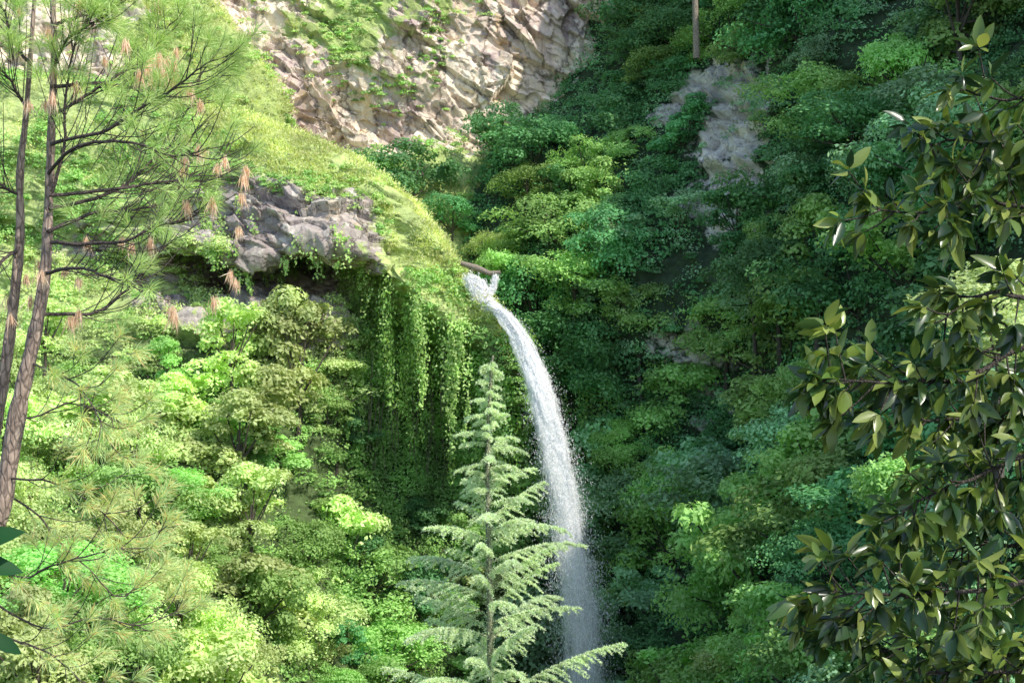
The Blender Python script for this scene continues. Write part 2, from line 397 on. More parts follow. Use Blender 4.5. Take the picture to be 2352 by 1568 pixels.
a = gm.attributes.new("veg", 'FLOAT', 'POINT'); a.data.foreach_set("value", np.ones(len(V), dtype=np.float32))
add_obj("ground", gm, kind="structure", label="leaf-littered soil bank and valley floor", category="ground")

def bvh_of(Vs, Fs):
    vv = []; ff = []; o = 0
    for v_, f_ in zip(Vs, Fs):
        vv += [tuple(x) for x in v_]; ff += [tuple(x) for x in (f_+o)]; o += len(v_)
    return BVHTree.FromPolygons(vv, ff)
def sub(s, k=5):
    P = s.P[::k, ::k]; nv, nu = P.shape[:2]
    i = np.arange(nv-1)[:, None]*nu; j = np.arange(nu-1)[None]
    return P.reshape(-1, 3), np.stack([i+j, i+j+1, i+nu+j+1, i+nu+j], -1).reshape(-1, 4)
parts = [sub(cliff), sub(spur), sub(slope), (V, GF)]
BVH = bvh_of([p[0] for p in parts], [p[1] for p in parts])

# ------------------------------------------------------------------ cover
def cover(name, S, n, wfn, rad, per, L, W, mat, label, cat, droop=0.3, flat=0.6, up=0.3):
    p, nn, h, v = S.sample(n, wfn)
    r = rad*(0.4+rng.random((n, 1))*1.1)
    P = np.repeat(p, per, 0); Nn = np.repeat(nn, per, 0); R = np.repeat(r, per, 0)
    d = norm(rng.normal(size=P.shape)); s = (d*Nn).sum(1, keepdims=True); d = np.where(s < 0, d-2*s*Nn, d)
    d[:, 2] = np.abs(d[:, 2])*0.7+d[:, 2]*0.3
    c = P+d*R*(0.55+0.5*rng.random((len(P), 1)))*np.array([1, 1, flat])+Nn*0.05
    Q = leaves(c, d, L, W, up=up, spread=0.55, droop=droop)
    return add_obj(name, quad_mesh(name, Q, mat), kind="stuff", label=label, category=cat)

def nz(c, s, seed): return fbm(c.reshape(-1, 3)*s, 3, seed).reshape(c.shape[:2])
CR = [140,180,212,268,330,400,510,645,758]
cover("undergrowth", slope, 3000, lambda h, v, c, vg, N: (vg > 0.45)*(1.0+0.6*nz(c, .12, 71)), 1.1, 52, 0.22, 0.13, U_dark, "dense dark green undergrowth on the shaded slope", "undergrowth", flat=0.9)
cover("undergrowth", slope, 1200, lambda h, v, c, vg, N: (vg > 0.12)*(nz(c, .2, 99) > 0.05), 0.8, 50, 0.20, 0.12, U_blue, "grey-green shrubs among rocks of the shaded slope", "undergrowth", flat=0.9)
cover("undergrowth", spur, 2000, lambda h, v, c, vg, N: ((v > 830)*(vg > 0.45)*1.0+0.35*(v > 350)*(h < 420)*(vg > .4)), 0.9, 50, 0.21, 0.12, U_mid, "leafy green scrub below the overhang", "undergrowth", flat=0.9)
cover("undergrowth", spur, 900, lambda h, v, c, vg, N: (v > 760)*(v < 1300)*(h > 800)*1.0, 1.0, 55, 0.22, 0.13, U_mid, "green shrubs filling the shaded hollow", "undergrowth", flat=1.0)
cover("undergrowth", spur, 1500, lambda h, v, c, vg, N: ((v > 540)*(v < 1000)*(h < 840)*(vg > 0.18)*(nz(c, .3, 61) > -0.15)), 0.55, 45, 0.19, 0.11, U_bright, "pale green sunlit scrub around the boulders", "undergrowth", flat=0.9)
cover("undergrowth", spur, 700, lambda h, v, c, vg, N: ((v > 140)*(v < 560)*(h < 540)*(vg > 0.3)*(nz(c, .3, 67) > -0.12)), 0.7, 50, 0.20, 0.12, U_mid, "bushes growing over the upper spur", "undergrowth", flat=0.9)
cover("undergrowth", spur, 560, lambda h, v, c, vg, N: ((v > 220)*(v < 760)*(h > 430)*(vg > 0.22)*(nz(c, .35, 64) > 0.06)), 0.42, 45, 0.18, 0.11, M_vine, "small shrubs dotted over the spur", "undergrowth", flat=0.8)
cover("undergrowth", spur, 180, lambda h, v, c, vg, N: ((v > np.interp(h, H[:9], CR)+60)*(v < 760)*(h > 520)*(vg > 0.40)*(nz(c, .35, 69) > 0.15)), 0.5, 50, 0.18, 0.11, U_mid, "darker bushes dotted over the spur", "undergrowth", flat=0.8)
cover("cliff_shrubs", cliff, 1700, lambda h, v, c, vg, N: (vg > 0.10)*(vg**1.2)*(0.10+(nz(c, .35, 12) > 0.04)), 0.45, 42, 0.20, 0.11, M_vine, "light green shrubs rooted in cliff ledges", "shrubs")
cover("cliff_shrubs", cliff, 650, lambda h, v, c, vg, N: (vg > 0.15)*(nz(c, .3, 18) > 0.08)*(h > 560), 0.5, 42, 0.22, 0.12, U_mid, "darker green bushes growing on the cliff", "shrubs")

def grass(name, S, n, wfn, blades, L, W, mat, label):
    p, nn, h, v = S.sample(n, wfn)
    P = np.repeat(p, blades, 0); Nn = np.repeat(nn, blades, 0)
    P = P+rng.normal(size=P.shape)*0.20
    d = norm(rng.normal(size=P.shape)*0.5+Nn*0.5+np.array([0, 0, 0.75]))
    l = (L*(0.4+0.9*rng.random(len(P))))[:, None]
    side = norm(np.cross(d, np.array([0, 1.0, 0])+0.7*rng.normal(size=P.shape)))*W
    tip = P+d*l+np.array([0, 0, -0.25])*l+Nn*0.1*l
    mid = P+d*l*0.55
    Q = np.stack([P, mid+side, tip, mid-side], 1)
    return add_obj(name, quad_mesh(name, Q, mat), kind="stuff", label=label, category="grass")
def w_grass(h, v, c, vg, N):
    crest = np.interp(h, H[:9], CR)
    band = np.interp(h, H[:9], [250,250,200,150,120,140,135,100,65])
    return (v < crest+band)*(v > crest-60)*(vg > 0.55)*(nz(c, .45, 55) > -0.22)*(h < 1195)*(0.35+0.65*np.clip((crest+band-v)/band, 0, 1))*(0.25+1.5*(h > 450))
grass("grass", spur, 9000, w_grass, 12, 0.28, 0.036, M_grass, "yellow-green grass on the sunlit spur crest")
grass("grass", cliff, 2600, lambda h, v, c, vg, N: (vg > 0.5)*(v < 450)*(h < 720)*(nz(c, .4, 58) > -0.1)*1.0, 11, 0.42, 0.035, M_grass, "yellow-green grass along the cliff buttress")

# ------------------------------------------------------------------ hanging vines and roots
def strands(name, S, n, wfn, lmin, lmax, per_m, wid, mat, label, L=0.20, W=0.14):
    p, nn, h, v = S.sample(n, wfn)
    Q = []
    for k in range(n):
        ln = lmin+(lmax-lmin)*rng.random()**1.6
        m = int(ln*per_m*(0.5+rng.random()))
        t = rng.random(m)*ln
        out = np.array([nn[k][0], nn[k][1], 0]); out = out/max(np.linalg.norm(out), 1e-3)
        sway = np.sin(t*0.7+k)*0.22
        c = p[k]+out*(0.35+0.35*rng.random((m, 1)))+np.stack([sway, 0*t, -t], 1)
        c += rng.normal(size=c.shape)*(wid*(0.6+0.9*rng.random())*(1-0.6*t/ln))[:, None]
        Q.append(leaves(c, np.repeat(out[None], m, 0), L, W, up=0.25, spread=0.45, droop=1.5))
    return add_obj(name, quad_mesh(name, np.concatenate(Q), mat), kind="stuff", label=label, category="vines")
strands("hanging_vines", spur, 130, lambda h, v, c, vg, N: (h > 790)*(h < 1070)*(v > 620)*(v < 800)*1.0, 0.8, 9.0, 32, 0.24, M_vine, "bright leafy vines hanging over the rock lip")
strands("hanging_vines", spur, 110, lambda h, v, c, vg, N: (h > 850)*(h < 1170)*(v > 800)*(v < 1150)*1.0, 1.5, 7, 28, 0.24, U_mid, "green vine curtains on the shaded hollow wall")
strands("hanging_vines", spur, 120, lambda h, v, c, vg, N: (h > 380)*(h < 850)*(v > 430)*(v < 640)*(nz(c, .4, 83) > 0.0), 0.4, 2.0, 38, 0.25, M_vine, "ivy trailing over the overhang edge")
strands("hanging_vines", slope, 120, lambda h, v, c, vg, N: (h > 1200)*(h < 1420)*(v > 720)*(v < 1400)*1.0, 2, 8, 28, 0.28, U_mid, "green creepers beside the waterfall")
T = Tubes()
p, nn, h, v = spur.sample(50, lambda h, v, c, vg, N: (h > 800)*(h < 1050)*(v > 780)*(v < 950)*1.0)
for k in range(50):
    ln = 2+4.5*rng.random(); m = 8
    t = np.linspace(0, ln, m); out = np.array([nn[k][0], nn[k][1], 0])
    T.add(p[k]+out*(0.6+0.5*rng.random())+np.stack([np.sin(t+k)*0.15, np.cos(t*1.3+k)*0.1, -t], 1), np.linspace(0.03, 0.012, m), 4)
add_obj("hanging_roots", T.mesh("hanging_roots", M_root), kind="stuff", label="thin brown roots dangling in the shaded hollow", category="roots")

# ------------------------------------------------------------------ slope trees
def crown_mesh(name, R, hz, nl, nleaf, L, W, seed, thr=-0.10):
    g = np.random.default_rng(seed)
    d = g.normal(size=(nl, 3)); d /= np.linalg.norm(d, axis=1, keepdims=True)
    d[:, 2] = np.where(d[:, 2] < -0.85, -d[:, 2], d[:, 2])
    ce = d*np.array([R, R, hz])*(0.30+0.62*g.random((nl, 1)))
    ce[:, :2] += g.normal(size=(1, 2))*0.12*R*np.sign(ce[:, 2:3])      # leaning, lopsided outline
    rl = R*(0.17+0.22*g.random(nl))
    k = g.choice(nl, nleaf, p=rl**2/(rl**2).sum())
    dd = g.normal(size=(nleaf, 3)); dd /= np.linalg.norm(dd, axis=1, keepdims=True)
    dd[:, 2] = np.where((dd[:, 2] < -0.2) & (g.random(nleaf) < 0.8), -dd[:, 2], dd[:, 2])
    rr = (0.6+0.48*g.random(nleaf)**0.8)
    c = ce[k]+dd*(rl[k]*rr)[:, None]*np.array([1.3, 1.3, 0.75])
    n_ = fbm(c*(2.8/R)+seed, 3, seed)
    keep = n_ > thr
    Q = leaves(c[keep], dd[keep], L, W, up=0.45, spread=0.5, droop=0.5)
    return quad_mesh(name, Q, M_dark), ce, rl
def trunk_mesh(name, ce, R, seed):
    g = np.random.default_rng(seed); T = Tubes()
    T.add([(0.1, 0, -5.5), (0, 0.1, -3), (0.04, 0.02, -1.6), (-0.03, 0.05, -0.7), (0, 0, 0.3)], [0.13, 0.11, 0.09, 0.07, 0.04], 7)
    for c in ce[:10]:
        b = np.array([0, 0, -1.3+0.9*g.random()])
        T.add(smooth_path([b, b*0.5+c*0.45+np.array([0, 0, -0.12]), c], 6), np.linspace(0.05, 0.02, 6), 5)
    return T.mesh(name, M_bark)
VAR = []
for k, (R, hz, nl, nf, L) in enumerate([(2.2,2.0,24,9500,0.165),(2.4,1.9,28,10500,0.15),(2.0,2.6,24,9500,0.18),(2.3,2.2,32,11000,0.14),(1.8,2.9,24,8500,0.175),(2.5,1.7,26,9000,0.19)]):
    cm, ce, rl = crown_mesh("crown_mesh", R, hz, nl, nf, L, L*0.6, 100+k)
    VAR.append((cm, trunk_mesh("trunk_mesh", ce, R, k), R, hz))
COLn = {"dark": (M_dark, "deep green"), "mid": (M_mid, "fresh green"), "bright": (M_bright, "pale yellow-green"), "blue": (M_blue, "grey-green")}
shape_words = ["round-crowned", "spreading", "tall-crowned", "many-lobed", "narrow upright", "broad-crowned"]
ntree = 0
def plant(x, y, ztop, width, col, where, var=None, grp="trees on the gorge sides", base=None):
    global ntree
    k = random.randrange(6) if var is None else var
    cm, tm, R, hz = VAR[k]
    s = width/(2*R)
    zc = ztop-hz*s*0.98
    if base is None:
        hit = BVH.ray_cast(Vector((x, y, zc+0.2)), Vector((0, 0, -1)))
        base = hit[0].z if hit[0] is not None else zc-3
    base = min(base, zc-0.8*s); base = max(base, zc-5.2*s)
    root = add_obj("broadleaf_tree", None, label=f"{shape_words[k]} {COLn[col][1]} tree {where}", category="tree", group=grp)
    root.empty_display_size = 0.5
    root.location = (x, y, base)
    hh = zc-base; rz = random.random()*6.28
    tr_ = add_obj("trunk", tm, parent=root)
    tr_.location = (0, 0, hh); tr_.scale = (s, s, s); tr_.rotation_euler = (0, 0, rz)
    cr = add_obj("crown", cm, parent=root)
    cr.location = (0, 0, hh); cr.scale = (s*(0.85+0.35*random.random()), s*(0.85+0.3*random.random()), s*(0.8+0.35*random.random())); cr.rotation_euler = (0.15*random.gauss(0, 1), 0.15*random.gauss(0, 1), rz)
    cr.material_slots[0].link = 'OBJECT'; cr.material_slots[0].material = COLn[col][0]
    ntree += 1
    return root

def spread(S, n, wfn, mind, colfn, wr, where, sink=0.35, zs=0.3):
    p, nn, h, v = S.sample(n*14, wfn)
    kept = []
    for q, hh_, vv_ in zip(p, h, v):
        if all((q-k).dot(q-k) > mind*mind for k in kept):
            kept.append(q)
            wd = wr[0]+(wr[1]-wr[0])*random.random()**1.2
            k = random.randrange(6)
            s = wd/(2*VAR[k][2])
            plant(q[0], q[1], q[2]+VAR[k][3]*s*(1+sink+zs*random.random()), wd, colfn(hh_, vv_), where, var=k, base=q[2]-0.4)
            if len(kept) >= n: break
    print(where, len(kept))
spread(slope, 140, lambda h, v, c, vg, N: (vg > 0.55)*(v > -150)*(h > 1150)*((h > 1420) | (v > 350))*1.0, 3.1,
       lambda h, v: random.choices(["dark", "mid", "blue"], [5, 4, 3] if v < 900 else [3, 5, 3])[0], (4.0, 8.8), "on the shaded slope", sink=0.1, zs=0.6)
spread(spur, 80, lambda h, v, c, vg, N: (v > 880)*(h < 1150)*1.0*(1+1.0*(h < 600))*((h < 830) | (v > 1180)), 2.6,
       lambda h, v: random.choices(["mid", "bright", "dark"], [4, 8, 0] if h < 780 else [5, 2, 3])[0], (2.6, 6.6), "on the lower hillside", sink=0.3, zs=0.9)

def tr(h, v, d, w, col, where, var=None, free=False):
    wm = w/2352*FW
    if not free:       # stand the tree against the hillside behind this image point
        q = px_pt(h, v+w*0.4, 30); dr = Vector((q[0], q[1], q[2]-CAMZ)).normalized()
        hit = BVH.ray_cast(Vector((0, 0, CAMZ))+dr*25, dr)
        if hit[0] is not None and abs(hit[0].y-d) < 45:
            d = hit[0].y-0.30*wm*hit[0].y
    x, y, z = px_pt(h, v, d)
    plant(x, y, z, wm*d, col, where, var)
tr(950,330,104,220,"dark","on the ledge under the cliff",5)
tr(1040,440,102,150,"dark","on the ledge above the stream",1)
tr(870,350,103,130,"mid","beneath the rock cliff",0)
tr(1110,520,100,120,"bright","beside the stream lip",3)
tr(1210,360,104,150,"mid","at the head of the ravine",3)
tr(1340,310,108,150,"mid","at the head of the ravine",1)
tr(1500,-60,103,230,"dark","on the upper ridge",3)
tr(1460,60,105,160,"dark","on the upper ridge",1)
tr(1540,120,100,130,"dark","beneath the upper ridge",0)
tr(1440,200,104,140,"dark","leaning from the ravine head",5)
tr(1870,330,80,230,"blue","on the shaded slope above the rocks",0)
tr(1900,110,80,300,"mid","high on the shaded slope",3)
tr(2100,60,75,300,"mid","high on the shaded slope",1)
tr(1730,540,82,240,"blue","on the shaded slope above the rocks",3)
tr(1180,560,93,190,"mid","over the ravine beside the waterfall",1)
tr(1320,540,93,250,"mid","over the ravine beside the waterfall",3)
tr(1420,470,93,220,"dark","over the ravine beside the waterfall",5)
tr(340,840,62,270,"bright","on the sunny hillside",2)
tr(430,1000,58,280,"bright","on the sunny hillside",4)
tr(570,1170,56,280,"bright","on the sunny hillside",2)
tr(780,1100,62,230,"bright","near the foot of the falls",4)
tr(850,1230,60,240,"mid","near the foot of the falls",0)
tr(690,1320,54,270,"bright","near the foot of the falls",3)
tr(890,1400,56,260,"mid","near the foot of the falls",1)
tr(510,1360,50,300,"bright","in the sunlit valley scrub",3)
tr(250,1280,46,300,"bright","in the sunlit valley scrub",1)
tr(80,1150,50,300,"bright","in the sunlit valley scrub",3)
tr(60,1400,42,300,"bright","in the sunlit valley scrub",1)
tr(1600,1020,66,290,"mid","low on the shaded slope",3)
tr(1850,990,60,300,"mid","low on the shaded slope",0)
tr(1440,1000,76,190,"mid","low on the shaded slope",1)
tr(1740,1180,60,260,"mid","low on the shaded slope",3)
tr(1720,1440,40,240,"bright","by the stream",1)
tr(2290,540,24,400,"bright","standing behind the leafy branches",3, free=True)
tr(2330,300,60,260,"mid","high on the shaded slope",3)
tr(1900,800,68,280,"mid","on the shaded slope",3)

# bare tall trunk at the upper ridge
x, y, z = px_pt(1600, 118, 99)
root = add_obj("tall_pine_tree", None, label="tall bare-stemmed pine on the upper ridge", category="tree"); root.location = (x, y, z-0.5)
T = Tubes(); T.add([(0, 0, 0), (-0.1, 0, 4), (-0.35, 0, 9), (-0.5, 0, 14)], [0.24, 0.2, 0.16, 0.08], 8)
for k in range(10):
    an = k*2.4; T.add([(-0.3, 0, 8+k*0.6), (-0.3+1.1*math.cos(an), 1.1*math.sin(an), 8.5+k*0.6), (-0.3+2*math.cos(an), 2*math.sin(an), 8.6+k*0.6)], [0.05, 0.035, 0.02], 5)
add_obj("trunk", T.mesh("trunk", M_root), parent=root)
c = []
for k in range(10):
    an = k*2.4; cc = np.array([-0.3+1.8*math.cos(an), 1.8*math.sin(an), 8.8+k*0.6]); c.append(cc+rng.normal(size=(500, 3))*np.array([.7, .7, .3]))
c = np.concatenate(c)
add_obj("crown", quad_mesh("crown", leaves(c, rng.normal(size=c.shape), 0.3, 0.08, up=0.3), M_dark), parent=root)

# ------------------------------------------------------------------ waterfall
tW = NT("falling_water")
uv = tW.n("ShaderNodeAttribute", attribute_name="flow")
mp = tW.n("ShaderNodeMapping"); mp.inputs["Scale"].default_value = (7, 0.7, 1); tW.l(uv.outputs["Vector"], mp.inputs[0])
nw = tW.n("ShaderNodeTexNoise", Scale=1.0, Detail=8.0, Roughness=0.78); tW.l(mp.outputs[0], nw.inputs["Vector"])
pw = tW.n("ShaderNodeBsdfPrincipled", Roughness=0.6); pw.inputs["Base Color"].default_value = (0.97, 0.97, 0.97, 1)
cov = tW.n("ShaderNodeAttribute", attribute_name="cover")
ad = tW.n("ShaderNodeMath", operation='ADD'); tW.l(nw.outputs[0], ad.inputs[0]); tW.l(cov.outputs["Fac"], ad.inputs[1])
al = tW.ramp(ad.outputs[0], [(0.60, 0.0), (0.98, 0.92)])
tlw = tW.n("ShaderNodeBsdfTranslucent"); tlw.inputs["Color"].default_value = (0.97, 0.97, 0.97, 1)
mw = tW.n("ShaderNodeMixShader"); mw.inputs[0].default_value = 0.4; tW.l(pw.outputs[0], mw.inputs[1]); tW.l(tlw.outputs[0], mw.inputs[2])
tp = tW.n("ShaderNodeBsdfTransparent"); mx = tW.n("ShaderNodeMixShader")
tW.l(al, mx.inputs[0]); tW.l(tp.outputs[0], mx.inputs[1]); tW.l(mw.outputs[0], mx.inputs[2]); tW.l(mx.outputs[0], tW.out.inputs[0])
M_water = tW.m
t2 = NT("spray_water"); p2 = t2.n("ShaderNodeBsdfPrincipled", Roughness=0.5); p2.inputs["Base Color"].default_value = (0.98, 0.98, 0.98, 1)
trn = t2.n("ShaderNodeBsdfTranslucent"); trn.inputs["Color"].default_value = (0.98, 0.98, 0.98, 1); m2 = t2.n("ShaderNodeMixShader"); m2.inputs[0].default_value = 0.45
t2.l(p2.outputs[0], m2.inputs[1]); t2.l(trn.outputs[0], m2.inputs[2]); t2.l(m2.outputs[0], t2.out.inputs[0]); M_spray = t2.m

path = [px_pt(1124,698,87.9), px_pt(1165,734,86.9), px_pt(1203,795,86.2), px_pt(1234,875,85.6), px_pt(1260,970,85.2), px_pt(1284,1080,84.8), px_pt(1304,1200,84.5), px_pt(1324,1340,84.2), px_pt(1338,1480,84), px_pt(1350,1680,83.6)]
wid = np.array([10, 15, 20, 27, 34, 41, 48, 56, 63, 72])*0.0258
cvr = np.array([0.74, 0.72, 0.66, 0.58, 0.48, 0.39, 0.34, 0.31, 0.30, 0.29])
n = 160
C = smooth_path(path, n); Wd = np.interp(np.linspace(0, 9, n), range(10), wid); Cv = np.interp(np.linspace(0, 9, n), range(10), cvr)
arc = np.concatenate([[0], np.cumsum(np.linalg.norm(np.diff(C, axis=0), axis=1))])
tan = norm(np.gradient(C, axis=0)); side = norm(np.cross(tan, np.array([0, 1.0, 0])))
VV = []; FF = []; UV = []; CC = []; o = 0
for lay in range(4):
    m = 26
    s = np.linspace(-1, 1, m)
    sc = [1.1, 0.85, 0.95, 0.6][lay]
    th = np.sqrt(np.clip(1-s**2, 0, 1))*(-1 if lay % 2 else 1)
    jit = fbm(np.stack([arc[:, None]*0.5+lay*9+0*s, s[None]*2+0*arc[:, None], 0*arc[:, None]+0*s], -1).reshape(-1, 3), 3, lay).reshape(n, m)
    P = C[:, None]+side[:, None]*(s[None, :, None]*Wd[:, None, None]*sc)+np.array([0, 1, 0])*(-th[None, :, None]*Wd[:, None, None]*0.5*sc)+np.array([0.28, 0.3, 0.05])*jit[..., None]
    VV.append(P.reshape(-1, 3)); UV.append(np.stack([np.repeat(s[None]*sc, n, 0)+lay*3, np.repeat(arc[:, None]**0.8, m, 1), np.zeros((n, m))], -1).reshape(-1, 3))
    CC.append((Cv[:, None]-0.45*np.abs(s[None])**2.2).ravel())
    i = np.arange(n-1)[:, None]*m; j = np.arange(m-1)[None]
    FF.append(np.stack([i+j, i+j+1, i+m+j+1, i+m+j], -1).reshape(-1, 4)+o); o += n*m
F = np.concatenate(FF)
me = raw_mesh("falling_water", np.concatenate(VV), F.ravel(), np.full(len(F), 4), [M_water], smooth=True)
a = me.attributes.new("flow", 'FLOAT_VECTOR', 'POINT'); a.data.foreach_set("vector", np.concatenate(UV).astype(np.float32).ravel())
a = me.attributes.new("cover", 'FLOAT', 'POINT'); a.data.foreach_set("value", np.concatenate(CC).astype(np.float32))
wf = add_obj("waterfall", None, label="tall white waterfall arcing off a grassy rock lip", category="waterfall"); wf.location = tuple(C[0])
wf_inv = Matrix.Translation(-Vector(tuple(C[0])))
def wchild(name, mesh):
    mesh.transform(wf_inv); return add_obj(name, mesh, parent=wf)
wchild("water_curtain", me)
def drops(k, tt, spreadv, ln, w):
    c = np.stack([np.interp(tt, np.linspace(0, 1, n), C[:, q]) for q in range(3)], 1)
    sd = np.stack([np.interp(tt, np.linspace(0, 1, n), side[:, q]) for q in range(3)], 1)
    tg = np.stack([np.interp(tt, np.linspace(0, 1, n), tan[:, q]) for q in range(3)], 1)
    ww = np.interp(tt, np.linspace(0, 1, n), Wd)
    off = rng.normal(size=k)*ww*spreadv
    off = off+0.25*ww*fbm(np.stack([tt*40, off*0.8, 0*tt], 1), 3, 44)
    c = c+sd*off[:, None]+np.array([0, 1, 0])*(rng.normal(size=k)*ww*0.5)[:, None]
    l = (ln*(0.4+rng.random(k)))[:, None]; b = norm(np.cross(tg, rng.normal(size=(k, 3))))*w
    tg = norm(tg+rng.normal(size=tg.shape)*0.25)
    return np.stack([c-tg*l/2, c+b, c+tg*l/2, c-b], 1)
K = 46000
Q = np.concatenate([drops(K, rng.random(K)**0.72, 0.5, 0.13, 0.022), drops(7000, 0.15+0.85*rng.random(7000), 0.8, 0.08, 0.014)])
wchild("spray", quad_mesh("spray", Q, M_spray))
cas = [[px_pt(1080,642,88.4), px_pt(1094,660,88.3), px_pt(1102,682,88.2), px_pt(1128,702,87.8)], [px_pt(1138,636,88.4), px_pt(1133,660,88.3), px_pt(1121,684,88.1), px_pt(1132,704,87.8)], [px_pt(1104,650,88.4), px_pt(1112,668,88.3), px_pt(1114,688,88.1), px_pt(1134,706,87.7)]]
Qs = []
for pth, w_, k in zip(cas, (0.20, 0.09, 0.14), (5500, 2000, 3000)):
    pp = smooth_path(pth, 60); idx = (rng.random(k)*59).astype(int); tg = norm(np.gradient(pp, axis=0))[idx]
    c = pp[idx]+rng.normal(size=(k, 3))*w_*np.array([1, .5, 1])
    tg = norm(tg+rng.normal(size=tg.shape)*0.3); b = norm(np.cross(tg, rng.normal(size=(k, 3))))*0.028
    l = 0.12+0.16*rng.random((k, 1)); Qs.append(np.stack([c-tg*l/2, c+b, c+tg*l/2, c-b], 1))
wchild("cascade", quad_mesh("cascade", np.concatenate(Qs), M_spray))
lg = Tubes(); lg.add([px_pt(1060,605,89.6), px_pt(1095,615,89.2), px_pt(1125,628,89), px_pt(1150,625,88.8)], [0.16, 0.2, 0.16, 0.1], 8)
add_obj("fallen_log", lg.mesh("fallen_log", M_root), label="weathered grey log lying across the stream lip", category="log")

# ------------------------------------------------------------------ needle tufts
def tuft(tips, dirs, per, L, W, cone=0.9):
    N = len(tips); c = np.repeat(tips, per, 0); d = np.repeat(dirs, per, 0)
    d = norm(d+norm(rng.normal(size=d.shape))*cone)
    c = c-np.repeat(dirs, per, 0)*(rng.random((N*per, 1))*0.14)
    l = (L*(0.6+0.5*rng.random(N*per)))[:, None]
    s = norm(np.cross(d, rng.normal(size=d.shape)))*W/2
    tip = c+d*l+np.array([0, 0, -0.14])*l
    return np.stack([c, c+d*l*0.5+s, tip, c+d*l*0.5-s], 1)

# ------------------------------------------------------------------ pine
PD = 14.0
pb = px_pt(-45, 1500, PD); pb[2] = float(ground_z(pb[0], pb[1]))-0.1
pine = add_obj("pine_tree", None, label="twin-stemmed long-needled pine with dead orange needle bunches", category="tree"); pine.location = tuple(pb)
def pine_px_pt(h, v, dd=0.0):
    return px_pt(h, v, PD+dd)-pb
T = Tubes(); LT = Tubes()
A = [(0, 0, -0.2), pine_px_pt(-55,1350), pine_px_pt(0,1180), pine_px_pt(40,950), pine_px_pt(75,790), pine_px_pt(102,640,0.05), pine_px_pt(112,470,.1), pine_px_pt(118,300,.1), pine_px_pt(124,120,.1), pine_px_pt(118,-80,.1), pine_px_pt(110,-350,.1)]
B = [(0.1, 0.25, -0.2), pine_px_pt(-65,1300,.3), pine_px_pt(-25,1050,.4), pine_px_pt(10,860,.4), pine_px_pt(32,690,.4), pine_px_pt(46,540,.4), pine_px_pt(46,400,.4), pine_px_pt(60,260,.4), pine_px_pt(72,100,.4), pine_px_pt(85,-90,.4)]
T.add(smooth_path(A, 60), np.interp(np.linspace(0, 1, 60), [0, .3, .6, 1], [0.13, 0.082, 0.045, 0.02])*(1+0.06*rng.normal(size=60)), 12)
T.add(smooth_path(B, 60), np.interp(np.linspace(0, 1, 60), [0, .3, .6, 1], [0.10, 0.062, 0.042, 0.015])*(1+0.06*rng.normal(size=60)), 12)
br = [
 [(118,556,0),(200,556,-.2),(280,548,-.4),(350,520,-.5),(420,500,-.6),(480,470,-.7)],
 [(90,722,0),(180,722,.2),(245,708,.3),(310,655,.4),(350,595,.4),(400,555,.5)],
 [(112,480,0),(220,455,.3),(290,420,.5),(345,375,.7),(400,330,.8),(430,270,.9),(470,220,1)],
 [(120,440,0),(150,330,-.1),(160,220,-.2),(175,110,-.3),(210,10,-.4)],
 [(114,400,0),(165,345,-.3),(260,330,-.6),(335,345,-.8),(410,372,-.9),(490,350,-1)],
 [(118,270,0),(190,230,.3),(260,180,.5),(325,135,.6),(385,50,.7)],
 [(100,630,0),(190,620,-.4),(260,640,-.7),(330,650,-.9)],
 [(122,160,0),(155,90,-.2),(230,40,-.3),(300,-20,-.4)],
 [(112,450,0),(250,442,.2),(340,430,.5),(430,420,.6),(530,380,.8)],
 [(108,530,0),(220,480,.4),(300,470,.6),(385,448,.8),(450,385,.9)],
 [(60,250,.4),(20,190,.2),(-40,120,0)],[(46,450,.4),(0,420,.2),(-60,400,0)],[(50,560,.4),(10,600,.2),(-50,620,.1)],
 [(116,330,0),(230,300,-.3),(330,240,-.5),(420,180,-.7),(480,130,-.8)],
 [(70,150,.4),(30,100,.5),(10,20,.6),(-20,-60,.6)],
 [(120,200,0),(240,190,.2),(330,200,.4),(410,215,.6),(470,190,.7)],
 [(60,830,0),(130,850,-.2),(185,890,-.4),(225,950,-.5),(250,1000,-.5)],
 [(10,1098,0),(100,1102,-.2),(170,1132,-.3),(235,1180,-.4),(290,1240,-.5)],
 [(10,1130,0),(70,1180,.2),(130,1250,.3),(200,1310,.4),(270,1375,.5),(330,1330,.5)],
 [(-20,1380,0),(110,1440,.2),(230,1420,.4),(340,1440,.5),(440,1400,.6)],
 [(-20,1300,0),(60,1320,-.3),(120,1290,-.4),(230,1260,-.6),(350,1250,-.7)],
 [(30,960,0),(90,960,.4),(160,930,.6),(230,950,.8),(290,985,.9)],
 [(-30,1450,0),(80,1480,-.3),(150,1530,-.5),(220,1600,-.6)],
 [(120,60,.1),(200,20,.3),(290,-40,.5),(380,-90,.6)],
]
tipsA = []; dirA = []; lowtips = []; lowd = []; dead = []
